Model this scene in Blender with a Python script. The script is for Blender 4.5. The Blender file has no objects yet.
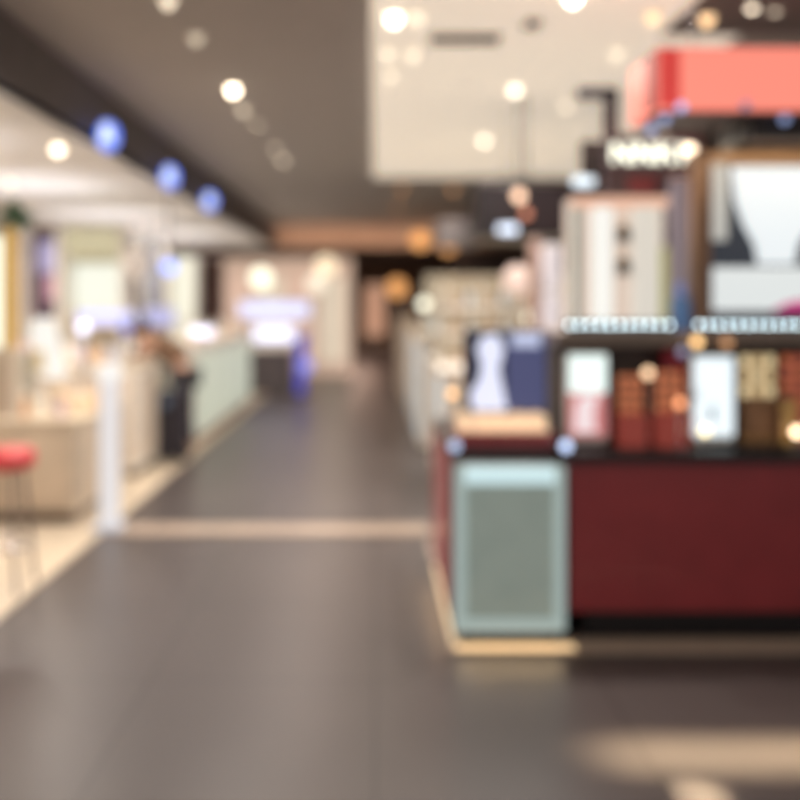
import bpy, bmesh, math, random
from mathutils import Vector, Matrix
random.seed(7)
C = bpy.context.scene.collection
F, VX, HY, CZ = 900.0, 375.0, 305.0, 1.5
def X(px, Y): return (px - VX) / F * Y
def Z(py, Y): return CZ - (py - HY) / F * Y

# ------------------------------------------------------------ materials
def lin(c):
    return tuple(((v / 255 + .055) / 1.055) ** 2.4 if v > 10 else v / 255 / 12.92 for v in c)
MATS = {}
def mat(name, rgb, rough=.5, metal=0., emit=0., ergb=None, var=.08, scale=6., trans=0., coat=0.):
    if name in MATS: return MATS[name]
    m = bpy.data.materials.new(name); m.use_nodes = True
    nt = m.node_tree; b = nt.nodes['Principled BSDF']
    col = lin(rgb)
    tc = nt.nodes.new('ShaderNodeTexCoord'); nz = nt.nodes.new('ShaderNodeTexNoise'); nz.inputs['Scale'].default_value = scale
    nz.inputs['Detail'].default_value = 4
    rp = nt.nodes.new('ShaderNodeValToRGB')
    rp.color_ramp.elements[0].position = .3; rp.color_ramp.elements[1].position = .7
    rp.color_ramp.elements[0].color = (*[v * (1 - var) for v in col], 1)
    rp.color_ramp.elements[1].color = (*[min(1, v * (1 + var)) for v in col], 1)
    nt.links.new(tc.outputs['Object'], nz.inputs['Vector']); nt.links.new(nz.outputs['Fac'], rp.inputs['Fac'])
    nt.links.new(rp.outputs['Color'], b.inputs['Base Color'])
    b.inputs['Roughness'].default_value = rough; b.inputs['Metallic'].default_value = metal
    b.inputs['Transmission Weight'].default_value = trans; b.inputs['Coat Weight'].default_value = coat
    if emit:
        b.inputs['Emission Color'].default_value = (*lin(ergb or rgb), 1); b.inputs['Emission Strength'].default_value = emit
    MATS[name] = m; return m

# ------------------------------------------------------------ mesh builder
class MB:
    def __init__(s): s.bm = bmesh.new()
    def box(s, x0, x1, y0, y1, z0, z1, bev=0.004, seg=2):
        t = bmesh.new()
        bmesh.ops.create_cube(t, size=1, matrix=Matrix.Translation(((x0+x1)/2, (y0+y1)/2, (z0+z1)/2)) @ Matrix.Diagonal((abs(x1-x0), abs(y1-y0), abs(z1-z0), 1)))
        bev = min(bev, .45*min(abs(x1-x0), abs(y1-y0), abs(z1-z0)))
        if bev > 0: bmesh.ops.bevel(t, geom=t.edges[:], offset=bev, segments=seg, affect='EDGES', profile=.5)
        s.add(t); return s
    def add(s, t, mx=None):
        if mx is not None: t.transform(mx)
        me = bpy.data.meshes.new('tmp'); t.to_mesh(me); t.free(); s.bm.from_mesh(me); bpy.data.meshes.remove(me)
    def cyl(s, x, y, z0, z1, r0, r1=None, n=24):
        return s.lathe(x, y, [(0, z0), (r0, z0), (r0 if r1 is None else r1, z1), (0, z1)], n)
    def lathe(s, x, y, prof, n=24, mx=None):
        t = bmesh.new(); rings = []
        for r, z in prof:
            if r < 1e-6: rings.append([t.verts.new((0, 0, z))])
            else: rings.append([t.verts.new((r*math.cos(2*math.pi*k/n), r*math.sin(2*math.pi*k/n), z)) for k in range(n)])
        for a, b in zip(rings, rings[1:]):
            for k in range(n):
                q = [a[k % len(a)], a[(k+1) % len(a)], b[(k+1) % len(b)], b[k % len(b)]]
                u = []
                for v in q:
                    if v not in u: u.append(v)
                if len(u) > 2:
                    try: t.faces.new(u)
                    except ValueError: pass
        bmesh.ops.recalc_face_normals(t, faces=t.faces)
        if mx is not None: t.transform(mx)
        s.add(t, Matrix.Translation((x, y, 0))); return s
    def sph(s, x, y, z, r, sx=1, sy=1, sz=1):
        t = bmesh.new(); bmesh.ops.create_uvsphere(t, u_segments=20, v_segments=12, radius=r)
        s.add(t, Matrix.Translation((x, y, z)) @ Matrix.Diagonal((sx, sy, sz, 1))); return s
    def tube(s, pts, r, n=10):
        pts = [Vector(p) for p in pts]
        for a, b in zip(pts, pts[1:]):
            t = bmesh.new(); d = b - a
            bmesh.ops.create_cone(t, cap_ends=True, segments=n, radius1=r, radius2=r, depth=d.length)
            q = Vector((0, 0, 1)).rotation_difference(d.normalized()).to_matrix().to_4x4()
            s.add(t, Matrix.Translation((a+b)/2) @ q)
        return s
    def prism_y(s, pts, y0, y1):                    # outline in x,z ; depth along y
        t = bmesh.new(); a = [t.verts.new((x, y0, z)) for x, z in pts]; b = [t.verts.new((x, y1, z)) for x, z in pts]
        t.faces.new(a); t.faces.new(b[::-1]); n = len(pts)
        for k in range(n): t.faces.new([a[k], b[k], b[(k+1) % n], a[(k+1) % n]])
        bmesh.ops.recalc_face_normals(t, faces=t.faces); s.add(t); return s
    def prism_z(s, pts, z0, z1):
        t = bmesh.new(); a = [t.verts.new((x, y, z0)) for x, y in pts]; b = [t.verts.new((x, y, z1)) for x, y in pts]
        t.faces.new(a); t.faces.new(b[::-1]); n = len(pts)
        for k in range(n): t.faces.new([a[k], b[k], b[(k+1) % n], a[(k+1) % n]])
        bmesh.ops.recalc_face_normals(t, faces=t.faces); s.add(t); return s
    def build(s, name, m, parent=None, origin=None, smooth=False):
        off = Vector((0, 0, 0))
        p = parent
        while p is not None: off += p.location; p = p.parent
        if parent is None and origin is not None: off = Vector(origin)
        s.bm.transform(Matrix.Translation(-off))
        me = bpy.data.meshes.new(name); s.bm.to_mesh(me); s.bm.free(); me.materials.append(m)
        if smooth:
            for f in me.polygons: f.use_smooth = True
        o = bpy.data.objects.new(name, me); C.objects.link(o)
        if parent is not None: o.parent = parent
        elif origin is not None: o.location = origin
        return o
def tag(o, label, cat, group=None):
    o['label'] = label; o['category'] = cat
    if group: o['group'] = group
    return o
def thing(name, label, cat, loc, group=None):
    o = bpy.data.objects.new(name, None); o.empty_display_size = .1; C.objects.link(o); o.location = loc
    return tag(o, label, cat, group)
def struct(o): o['kind'] = 'structure'; return o
def dup(root, loc, label=None, group=None, rz=0.):
    def cp(o, par):
        c = o.copy(); C.objects.link(c)
        if par is not None: c.parent = par
        for ch in o.children: cp(ch, c)
        return c
    r = cp(root, None); r.location = loc; r.rotation_euler.z = rz
    if label: r['label'] = label
    if group: r['group'] = group
    return r
def B(*a, **k): return MB().box(*a, **k)

# ------------------------------------------------------------ palette
M_floor = mat('brown_grey_tile', (74, 68, 67), .36, scale=.7, var=.1)
M_cream = mat('cream_stone', (208, 194, 172), .35)
M_ceil = mat('grey_brown_ceiling', (174, 169, 166), .8, var=.03)
M_wceil = mat('glowing_white_ceiling', (232, 222, 205), .7, emit=.52, ergb=(250, 238, 220), var=.03, scale=1.2)  # ceiling brightness put in as soft emission
M_soff = mat('white_soffit', (228, 227, 226), .7, var=.03, scale=1.)
M_dark = mat('charcoal_paint', (112, 106, 106), .6)
M_black = mat('black_lacquer', (26, 23, 27), .3)
M_wall = mat('warm_plaster', (186, 160, 140), .8)
M_mauve = mat('mauve_plaster', (150, 138, 142), .8)
M_red = mat('dark_red_lacquer', (142, 50, 55), .32, coat=.2)
M_beige = mat('beige_laminate', (204, 190, 172), .45)
M_white = mat('white_laminate', (234, 230, 222), .35)
M_pale = mat('pale_acrylic', (205, 222, 220), .25)
M_taupe = mat('taupe_metal', (120, 106, 96), .4, .2)
M_bronze = mat('bronze_metal', (128, 100, 80), .45, .2)
M_brass = mat('brass', (214, 172, 110), .3, .8)
M_chrome = mat('chrome', (200, 200, 205), .2, 1.)
M_brown = mat('dark_brown_board', (62, 50, 46), .5)
def E(name, rgb, s, rough=.4):  # colour with its own glow, also brightens goods that are no lamps
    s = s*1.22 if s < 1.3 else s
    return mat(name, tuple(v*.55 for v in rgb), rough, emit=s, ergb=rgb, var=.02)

# ------------------------------------------------------------ setting
FL = B(-7, 6, -2, 32, -.1, 0, bev=0).build('floor', M_floor); struct(FL)
nt = M_floor.node_tree; bs = nt.nodes['Principled BSDF']; rp = [n for n in nt.nodes if n.type == 'VALTORGB'][0]
tc = [n for n in nt.nodes if n.type == 'TEX_COORD'][0]
br = nt.nodes.new('ShaderNodeTexBrick'); br.offset = 0; br.inputs['Scale'].default_value = 1; br.inputs['Brick Width'].default_value = .9
br.inputs['Row Height'].default_value = .9; br.inputs['Mortar Size'].default_value = .006; br.inputs['Mortar'].default_value = (.03, .026, .024, 1)
nt.links.new(tc.outputs['Object'], br.inputs['Vector']); nt.links.new(rp.outputs['Color'], br.inputs['Color1']); nt.links.new(rp.outputs['Color'], br.inputs['Color2'])
nt.links.new(br.outputs['Color'], bs.inputs['Base Color'])

LX = -1.79
def sfloor(n, *a): return struct(B(*a, bev=.001).build('trim_%d' % n, M_cream))
sfloor(1, -7, LX, 1.5, 19, 0, .012)                     # cream floor of the left shops
M_strip = mat('taupe_stone', (156, 140, 126), .35)
struct(B(LX, .36, 5.86, 6.14, 0, .008, bev=.001).build('trim_2', M_strip))
struct(B(.33, 3.4, 3.87, 4.03, 0, .01, bev=.001).build('trim_3', M_strip))                 # border before the kiosk
struct(B(.33, .47, 4.03, 5.7, 0, .01, bev=.001).build('trim_4', M_strip))                  # border along the kiosk's side
struct(B(-2.14, 6, -2, 19.1, 3.2, 3.3, bev=0).build('ceiling', M_ceil))
pts = [(-.02, -1), (1.75, -1), (1.75, 5.5), (2.25, 5.5), (2.25, 6.4), (2.76, 6.4), (2.76, 11.75), (-.02, 11.75)]
o = MB().prism_z(pts, 3.16, 3.199).build('lit_ceiling_panel', M_wceil); struct(o); o.name = 'ceiling_panel'
struct(B(-7, -2.14, -2, 19.1, 2.7, 2.78, bev=0).build('ceiling_left', M_soff))
struct(B(-2.2, -2.14, -2, 19.1, 2.72, 3.2, bev=0).build('trim_5', M_dark))
struct(B(-7, 6, 19.1, 19.3, 2.73, 3.3, bev=0).build('wall_header', M_wall))
struct(B(-7, 6, 19.3, 32, 2.95, 3.05, bev=0).build('ceiling_far', M_dark))
struct(B(-7, 6, 31.9, 32, 0, 2.95, bev=0).build('wall_back', M_wall))
struct(B(-7.1, -7, -2, 32, 0, 3.3, bev=0).build('wall_left', M_mauve))
struct(B(6, 6.1, -2, 32, 0, 3.3, bev=0).build('wall_right', M_dark))
# far shop partition walls either side of the aisle
struct(B(-7, -2.7, 19.3, 19.4, 0, 2.73, bev=0).build('wall_far_left', M_mauve))
struct(B(1.6, 6, 19.3, 19.4, 0, 2.73, bev=0).build('wall_far_right', M_brown))

# ------------------------------------------------------------ real lamps
def lamp(x, y, z, p, rgb=(255, 232, 205), size=.16, spread=150, name='downlight_lamp', sy=None, rot=(0, 0, 0)):
    l = bpy.data.lights.new(name, 'AREA'); l.energy = p; l.color = lin(rgb); l.size = size; l.spread = math.radians(spread)
    if sy: l.shape = 'RECTANGLE'; l.size_y = sy
    else: l.shape = 'DISK'
    o = bpy.data.objects.new(name, l); C.objects.link(o); o.location = (x, y, z); o.rotation_euler = rot
    return o

LK = .6
def downlight(px, py, zc, s, rgb, label, P=0, r=.037, group='round ceiling downlights'):
    Y = F * (zc - .03 - CZ) / (HY - py); x = X(px, Y)
    s = s*.5 if s < 1.5 else s*.7 if s < 3 else s*1.2
    t = thing('downlight', label, 'ceiling light', (x, Y, zc), group)
    MB().lathe(x, Y, [(r*1.15, zc), (r*1.45, zc), (r*1.45, zc-.012), (r*1.15, zc-.012), (r*1.15, zc)]).build('rim', M_white, t)
    MB().lathe(x, Y, [(0, zc-.002), (r*1.1, zc-.002), (r*.98, zc-.03), (r*.7, zc-.052), (r*.3, zc-.062), (0, zc-.064)]).build('lens', E('lens_%s_%s' % (rgb, s), rgb, s), t, smooth=True)
    if P: lamp(x, Y, zc-.08, P*LK, (255, 243, 232))
    return t
W = (255, 236, 208); PK = (235, 205, 195); AM = (255, 180, 110); CW = (245, 240, 255)
H, HW, HL = 3.2, 3.16, 2.7
downlight(233, 91, H, 9, W, 'brightest round downlight in the plain grey ceiling', 45)
downlight(243, 111, H, 1.6, W, 'dim downlight just beyond the brightest one in the grey ceiling')
downlight(257, 126, H, 1.0, W, 'third downlight in line beyond the brightest one, barely glowing')
downlight(196, 40, H, 1.3, W, 'dim downlight on the grey ceiling between the frame top and the brightest one')
downlight(168, 3, H, 2.2, W, 'downlight at the very top edge over the grey ceiling', 45)
downlight(275, 149, H, 1.2, W, 'dim downlight far along the grey ceiling, nearer of a close pair')
downlight(283, 161, H, 1.6, W, 'dim downlight far along the grey ceiling, farther of a close pair', 25)
downlight(394, 20, HW, 7, W, 'bright downlight near the left edge of the lit white ceiling', 60)
downlight(417, 19, HW, 1.8, W, 'faint downlight immediately right of the bright one by the white ceiling edge')
downlight(388, 55, HW, 1.8, W, 'left faint downlight of a close pair near the white ceiling edge')
downlight(413, 56, HW, 2.2, W, 'right faint downlight of a close pair near the white ceiling edge')
downlight(392, 77, HW, 1.7, W, 'single faint downlight below the close pair near the white ceiling edge')
downlight(515, 91, HW, 3.6, W, 'glowing downlight in the middle of the lit white ceiling', 40)
downlight(484, 141, HW, 3.4, W, 'downlight toward the far end of the lit white ceiling', 40)
downlight(573, -1, HW, 9, W, 'very bright downlight cut by the top of the picture over the white ceiling', 60)
downlight(566, 107, HW, 1.8, W, 'faint downlight of the white ceiling beside the black gantry frame')
downlight(617, 55, HW, 1.7, W, 'faint downlight of the white ceiling left of the coral canopy')
downlight(402, 189, H, 1.9, AM, 'dim amber downlight beyond the white ceiling, left one')
downlight(453, 190, H, 1.7, AM, 'dim amber downlight beyond the white ceiling, right one')
downlight(397, 207, H, 1.3, AM, 'faint amber downlight closest to the far header wall')
downlight(653, 19, HW, 2.6, (255, 214, 165), 'amber downlight left of the dark ceiling corner above the canopy')
downlight(707, 21, HW, 2.9, (255, 212, 160), 'amber downlight at the corner of the white ceiling above the canopy')
downlight(752, 5, H, 4, W, 'left of two downlights in the dark ceiling corner top right', 30)
downlight(775, 8, H, 2, W, 'right of two downlights in the dark ceiling corner top right')
downlight(58, 150, HL, 5, W, 'bright downlight in the white soffit over the left counters', 34)
downlight(10, 183, HL, 2.5, W, 'downlight in the white soffit at the left picture edge', 34)
downlight(136, 225, HL, 2., PK, 'leftmost pinkish downlight at the far end of the white soffit')
downlight(150, 225, HL, 2., PK, 'middle pinkish downlight at the far end of the white soffit', 34)
downlight(163, 227, HL, 1.6, PK, 'pinkish downlight between the middle and last ones of the far soffit')
downlight(182, 237, HL, 2., PK, 'last pinkish downlight of the far soffit next to the dark fascia', 34)
# dark ceiling field, right of the lit panel
struct(B(1.75, 6, -2, 5.5, 3.15, 3.2, bev=0).build('trim_7', M_dark))
struct(B(2.8, 6, 5.5, 19, 3.15, 3.2, bev=0).build('trim_8', M_dark))

# ceiling vents in the lit panel
def vent(px0, px1, py, dy, label):
    Y = F*(HW-CZ)/(HY-py); t = thing('ceiling_vent', label, 'vent', ((X(px0, Y)+X(px1, Y))/2, Y, HW), 'ceiling air vents')
    x0, x1 = X(px0, Y), X(px1, Y)
    fr = MB(); fr.box(x0, x1, Y-dy, Y-dy+.02, HW-.015, HW); fr.box(x0, x1, Y+dy-.02, Y+dy, HW-.015, HW); fr.box(x0, x0+.02, Y-dy, Y+dy, HW-.015, HW); fr.box(x1-.02, x1, Y-dy, Y+dy, HW-.015, HW)
    fr.build('frame', M_taupe, t)
    g = MB(); n = 5
    for k in range(n): yy = Y-dy+.03+(2*dy-.06)*(k+.5)/n; g.box(x0+.02, x1-.02, yy-.008, yy+.008, HW-.012, HW)
    g.build('grille', M_dark, t)
vent(430, 500, 38, .09, 'long slotted air vent in the lit white ceiling')
vent(524, 540, 23, .08, 'short air vent in the lit white ceiling, right of the long one')

# ------------------------------------------------------------ blue blade signs on the left fascia
def blade(px, py, label, s):
    Y = F*2.01/(VX-px); z = Z(py, Y); x = -2.14
    t = thing('blade_sign', label, 'sign', (x, Y, z), 'blue lit signs along the dark fascia')
    B(x, x+.05, Y-.02, Y+.02, z-.015, z+.015).build('bracket', M_black, t)
    c = MB(); mx = Matrix.Rotation(math.pi/2, 4, 'X')
    q = MB(); q.lathe(0, 0, [(0, -.025), (.1, -.025), (.1, .025), (0, .025)], 32, Matrix.Rotation(math.pi/2, 4, 'X'))
    q.bm.transform(Matrix.Translation((x+.13, Y, z)) @ Matrix.Diagonal((.8, 1, 1.1, 1)))
    q.build('lit_disc', E('blue_sign', (92, 128, 245), s), t)
    m = MB(); m.prism_y([(x+.07, z-.07), (x+.1, z+.08), (x+.15, z+.08), (x+.19, z-.07), (x+.13, z-.03)], Y-.032, Y-.025)
    m.build('emblem', E('white_blue', (215, 225, 255), s*1.1), t)
blade(108, 136, 'blue glowing sign on the dark fascia, nearest of the three', 1.5)
blade(170, 177, 'blue glowing sign on the dark fascia, middle of the three', 1.5)
blade(210, 201, 'blue glowing sign on the dark fascia, farthest of the three', 1.5)

# ------------------------------------------------------------ RIGHT KIOSK
KX0, KX1 = .34, 3.1
t = thing('kiosk_counter', 'dark red lacquered kiosk counter on a black recessed base', 'counter', (KX0, 4.05, 0))
MB().box(X(568, 4.02), KX1, 4.02, 5.2, .13, .80).build('body', M_red, t)
B(KX0+.02, X(568, 4.02)-.002, 4.12, 5.2, .10, .80).build('end_section', M_red, t)
B(KX0-.008, KX0, 4.12, 5.2, .1, .8, bev=.002).build('side_panel', E('lit_red_side', (176, 74, 72), .25, .25), t)  # red lacquer lightened and made to glow as the lit side
B(.95, KX1, 4.09, 5.15, .01, .13).build('toe_kick', M_black, t)
B(.42, .93, 4.2, 5.15, .01, .10).build('toe_kick', M_black, t)
tag(B(X(562, 4)+.0, KX1+.02, 3.99, 5.22, .80, .845).build('worktop', M_black, origin=(2, 4.6, .8)), 'black glossy worktop over the dark red kiosk counter', 'worktop')
tag(B(KX0, X(562, 4)-.002, 4.1, 5.22, .80, .845).build('worktop', M_black, origin=(.6, 4.6, .8)), 'short black worktop behind the pale glowing pedestal', 'worktop')

# glowing pedestal case
x0, x1, ya, yb = X(455, 3.95), X(566, 3.95), 3.95, 4.09
z0, z1 = .06, .79
t = thing('display_pedestal', 'pale blue-green glowing glass pedestal at the corner of the red kiosk', 'display case', ((x0+x1)/2, 4, 0.01))
MB().box(x0, x1, ya+.02, yb, z0, z1, bev=.02, seg=3).build('body', E('frosted_acrylic', (180, 202, 198), .1, .3), t)
f = MB()
f.box(x0, x0+.05, ya, ya+.03, z0, z1, bev=.01); f.box(x1-.05, x1, ya, ya+.03, z0, z1, bev=.01); f.box(x0+.05, x1-.05, ya, ya+.03, z0, z0+.06, bev=.01)
f.build('frame', E('pale_glow', (196, 216, 212), .42), t)
B(x0+.04, x1-.04, ya, ya+.03, z1-.08, z1, bev=.01).build('top_light', E('cool_glow', (205, 232, 236), .75), t)
B(x0+.05, x1-.05, ya+.012, ya+.028, z0+.06, z1-.08, bev=.002).build('front_pane', mat('sage_pane', (164, 172, 162), .18, emit=.22, ergb=(150, 180, 178)), t)
B(x0+.03, x1-.03, ya+.03, yb, .01, .06).build('plinth', M_black, t)
lamp((x0+x1)/2, ya-.02, .11, .3, (255, 214, 160), .45, 120, 'underlight_lamp', .02, (math.radians(-25), 0, 0))
tag(B(x0, x1+.03, 3.885, 3.945, .0101, .014, bev=.001).build('lit_border_glow', E('warm_strip', (250, 214, 164), .95), origin=((x0+x1)/2, ya, .01)), 'warm glow of the lit floor border before the pale glowing pedestal', 'light strip')  # glowing strip stands in for the lit stone border
tag(B(.335, .349, 3.96, 5.1, .0101, .03, bev=.002).build('lit_border_glow', E('warm_strip2', (252, 226, 186), .8), origin=(.34, 4.6, .01)), 'warm glow of the lit border along the side foot of the red kiosk', 'light strip')  # glow paints the lit border beside the kiosk
B_ = B(.35, .42, 4.15, 5.15, .0105, .10).build('side_plinth', M_black, [o for o in C.objects if o.name == 'kiosk_counter'][0])
lamp(.30, 4.6, .16, .5, (255, 214, 160), .9, 150, 'underlight_lamp', .03, (0, 0, math.radians(90)))

# small glowing balls standing in for glints and little lights
def globe(px, py, Y, s, rgb, label, zb, r=.02, cat='lamp', gname='small glinting counter lamps'):
    x, z = X(px, Y), Z(py, Y)
    t = thing('mini_globe', label, cat, (x, Y, zb), gname)
    if z-r > zb+.004:
        MB().cyl(x, Y, zb, zb+.006, r*.8).build('foot', M_chrome, t); MB().cyl(x, Y, zb+.006, z-r*.8, .005).build('stem', M_chrome, t)
    MB().sph(x, Y, z, r).build('bulb', E('bulb_%s_%s' % (rgb, s), rgb, s), t, smooth=True)
BL = (182, 200, 236)
globe(566, 446, 4.02, 2.4, BL, 'small bluish glint at the right top corner of the pale pedestal', .79, .024)
globe(455, 446, 4.02, 1.1, BL, 'small bluish glint at the left top corner of the pale pedestal', .79, .024)
globe(452, 394, 4.2, 2.2, (255, 200, 140), 'small peach glowing ball left of the poster stand', .845)
globe(705, 431, 4.06, 3.2, (255, 235, 180), 'small cream glowing ball before the tall white light box', .845)
globe(797, 432, 4.06, 5.5, (255, 225, 185), 'bright peach glowing ball on the worktop at the right picture edge', .845)
globe(680, 403, 4.1, 2.4, (255, 170, 120), 'peach glowing ball before the right orange palette', .845)
globe(648, 373, 4.275, 2.6, (240, 200, 160), 'beige glint behind the two orange palettes', .845, .024)

# raised tray with golden compacts
xa, xb = X(457, 4.15), X(553, 4.15)
t = thing('product_tray', 'dark red raised tray holding golden compacts behind the pale pedestal', 'tray', ((xa+xb)/2, 4.25, .845))
B(xa, xb, 4.12, 4.36, .846, .9).build('base', M_red, t)
r_ = MB(); r_.box(xa, xb, 4.12, 4.13, .9, .915, bev=.002); r_.box(xa, xa+.01, 4.13, 4.36, .9, .915, bev=.002); r_.box(xb-.01, xb, 4.13, 4.36, .9, .915, bev=.002)
r_.build('rim', M_red, t)
first = None
for k in range(6):
    x = xa+.04+k*(xb-xa-.08)/5; 
    if first is None:
        first = thing('compact', 'golden round makeup compact in the raised red tray', 'makeup', (x, 4.22, .9), 'golden compacts in the red tray')
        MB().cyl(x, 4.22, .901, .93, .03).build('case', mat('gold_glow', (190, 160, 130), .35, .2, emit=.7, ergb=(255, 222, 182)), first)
        q = MB(); q.lathe(0, 0, [(0, -.006), (.032, -.006), (.032, .006), (0, .006)], 24, Matrix.Rotation(math.radians(75), 4, 'X')); q.bm.transform(Matrix.Translation((x, 4.26, .952)))
        q.build('lid', MATS['gold_glow'], first)
    else: dup(first, (x, 4.22, .9))
for k in range(5):
    x = xa+.05+k*(xb-xa-.1)/4; dup(first, (x, 4.3, .9))

# poster stand
Y = 4.39; xa, xb = X(466, Y), X(546, Y); za, zb = Z(410, Y), Z(332, Y); xm = (xa+xb)/2
t = thing('poster_stand', 'countertop double poster with white figures on navy and periwinkle', 'poster', (xm, Y, .845))
B(xa-.01, xb+.01, Y, Y+.03, za-.01, zb+.01).build('frame', M_black, t)
B(xm-.12, xm+.12, Y-.015, Y+.12, .846, .86).build('foot', M_black, t); B(xm-.03, xm+.03, Y+.005, Y+.025, .86, za).build('support', M_black, t)
p1 = B(xa, xm, Y-.006, Y, za, zb, bev=0).build('navy_sheet', E('navy', (44, 50, 92), .2), t)
p2 = B(xm, xb, Y-.006, Y, za, zb, bev=0).build('periwinkle_sheet', E('periwinkle', (100, 106, 156), .35), t)
m = MB(); m.prism_y([(xa+.03, za), (xa+.02, za+.09), (xa+.06, za+.14), (xa+.075, za+.22), (xa+.05, za+.3), (xa+.08, za+.36), (xa+.15, za+.37), (xa+.185, za+.3), (xa+.16, za+.2), (xa+.18, za+.1), (xa+.2, za)], Y-.012, Y-.007)
m.build('white_figure', E('lav_white', (224, 228, 250), .85), p1)
m = MB(); m.prism_y([(xm+.03, zb-.07), (xm+.03, zb-.005), (xb-.03, zb-.005), (xb-.03, zb-.07)], Y-.012, Y-.007); m.build('pale_band', E('lav2', (205, 214, 245), .7), p2)

# riser and shelf with LED bars
RX0 = X(560, 4.4)
tag(B(RX0, KX1, 4.42, 4.9, .846, 1.31).build('display_riser', M_brown, origin=(2, 4.6, .845)), 'dark brown riser block behind the testers on the kiosk', 'riser')
tag(B(X(556, 4.15), KX1, 4.15, 4.95, 1.31, 1.375).build('overhead_shelf', M_taupe, origin=(2, 4.5, 1.31)), 'long taupe shelf above the testers of the red kiosk', 'shelf')
def ledbar(a, b, label):
    t = thing('led_bar', label, 'light bar', (a, 4.17, 1.375), 'cool LED bars on the taupe shelf')
    B(a-.015, b+.015, 4.17, 4.2, 1.376, 1.43, bev=.002).build('housing', M_dark, t)
    n = int((b-a)/.046)+1; f0 = None
    for k in range(n):
        x = a+k*.046
        if f0 is None: f0 = MB().sph(x, 4.166, 1.408, .0075).build('led', E('led_cool', (205, 230, 238), 10.), t, smooth=True)
        else:
            c = f0.copy(); C.objects.link(c); c.parent = t; c.location.x = x-a
ledbar(X(570, 4.166), X(672, 4.166), 'row of cool LEDs on the taupe shelf, left bar under the cream tower')
ledbar(X(699, 4.166), X(699, 4.166)+.046*24, 'row of cool LEDs on the taupe shelf, right bar under the bronze light box')
globe(697, 342, 4.10, 2.6, (255, 205, 140), 'gold glowing ball under the taupe shelf above the tall white light box', 1.31, .022)
globe(727, 343, 4.10, .8, (230, 170, 120), 'dull brownish ball under the taupe shelf, right of the gold one', 1.31, .022)
globe(683, 352, 4.10, .6, (160, 165, 200), 'dim bluish ball under the taupe shelf, left of the gold one', 1.31, .022)

# light boxes on the worktop
def lightbox(pa, pb, pt, pbm, Y, label, top, bot=None, split=.5):
    xa, xb, zt, zl = X(pa, Y), X(pb, Y), Z(pt, Y), Z(pbm, Y)
    t = thing('light_box', label, 'light box', ((xa+xb)/2, Y, .845))
    B(xa, xb, Y, Y+.05, .86, zt, bev=.012).build('housing', M_white, t); B(xa+.02, xb-.02, Y-.02, Y+.08, .846, .86).build('foot', M_black, t)
    zs = zl+(zt-zl)*split
    f = B(xa+.008, xb-.008, Y-.008, Y, zs, zt-.01, bev=.002).build('lit_face', top, t)
    if bot: B(xa+.008, xb-.008, Y-.008, Y, zl, zs-.001, bev=.002).build('lower_face', bot, t)
    return t, f, xa, xb, zt, zl, zs
r = lightbox(567, 608, 353, 436, 4.2, 'white light box with pink lower picture under the shelf', E('cold_white', (235, 250, 246), .95), E('pink_face', (225, 140, 140), .6), .52)
m = MB(); xa, xb, zl = r[2], r[3], r[5]; m.prism_y([(xa+.03, zl+.02), (xa+.04, zl+.15), (xa+.07, zl+.19), (xb-.05, zl+.19), (xb-.07, zl+.1), (xb-.06, zl+.02)], 4.185, 4.19)
m.build('pale_figure', E('pale_pink', (240, 220, 222), .8), r[0])
r = lightbox(692, 735, 355, 436, 4.2, 'tall cold white light box with a small dark mark, right of the orange palettes', E('cold_white2', (226, 238, 244), .98), None, 0)
xa, xb, zl = r[2], r[3], r[5]; B(xa+.08, xa+.1, 4.186, 4.191, zl+.07, zl+.14, bev=0).build('dark_mark', M_dark, r[0])
B(xa+.008, xa+.02, 4.186, 4.191, zl+.17, zl+.21, bev=0).build('dark_mark', M_dark, r[0])

# orange palettes
def palette(pa, pb, py0, py1, Y, label, pan, base, rows=4, cols=3, standing=.845):
    xa, xb, zt, zm = X(pa, Y), X(pb, Y), Z(py0, Y), Z(py1, Y)
    t = thing('palette_display', label, 'makeup display', ((xa+xb)/2, Y, standing), 'makeup palettes on the worktop')
    B(xa, xb, Y, Y+.02, zm, zt).build('lid_board', M_brown, t)
    B(xa, xb, Y-.07, Y+.03, standing+.001, zm).build('base_tray', base, t)
    w = (xb-xa)/cols; h = (zt-zm)/rows
    for i in range(cols):
        for j in range(rows):
            B(xa+w*(i+.12), xa+w*(i+.88), Y-.008, Y, zm+h*(j+.12), zm+h*(j+.88), bev=.002).build('colour_pan', pan[(i+j) % len(pan)], t)
O1, O2 = E('orange_pan', (216, 118, 78), .5), E('orange_pan2', (230, 142, 98), .5)
R1 = E('coral_tray', (196, 84, 72), .25); R2 = E('gold_pan', (222, 190, 140), .7); R3 = E('pale_gold_pan', (240, 214, 165), .8)
G1 = mat('brown_gold', (150, 112, 82), .35, .4)
palette(617, 643, 374, 414, 4.2, 'orange makeup palette on a coral tray beside the pink light box', [O1, O2], R1)
palette(654, 684, 370, 412, 4.2, 'wider orange makeup palette on a coral tray beside the tall white light box', [O2, O1], R1)
palette(739, 775, 354, 398, 4.25, 'pale gold palette on brown drawers right of the tall white light box', [R3, R2], G1, 3, 3)
palette(780, 815, 354, 404, 4.25, 'coral striped palette at the right picture edge of the worktop', [E('coral_pan', (214, 110, 88), .4), O1], R1, 4, 3)
t = thing('perfume_box', 'deep red upright carton behind the right orange palette', 'box', (X(675, 4.3), 4.3, .845))
B(X(665, 4.3), X(686, 4.3), 4.28, 4.34, .846, 1.285).build('carton', E('deep_red', (130, 20, 34), .25), t); B(X(667, 4.3), X(684, 4.3), 4.276, 4.28, 1.0, 1.06, bev=0).build('band', M_brass, t)
first = None
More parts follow.
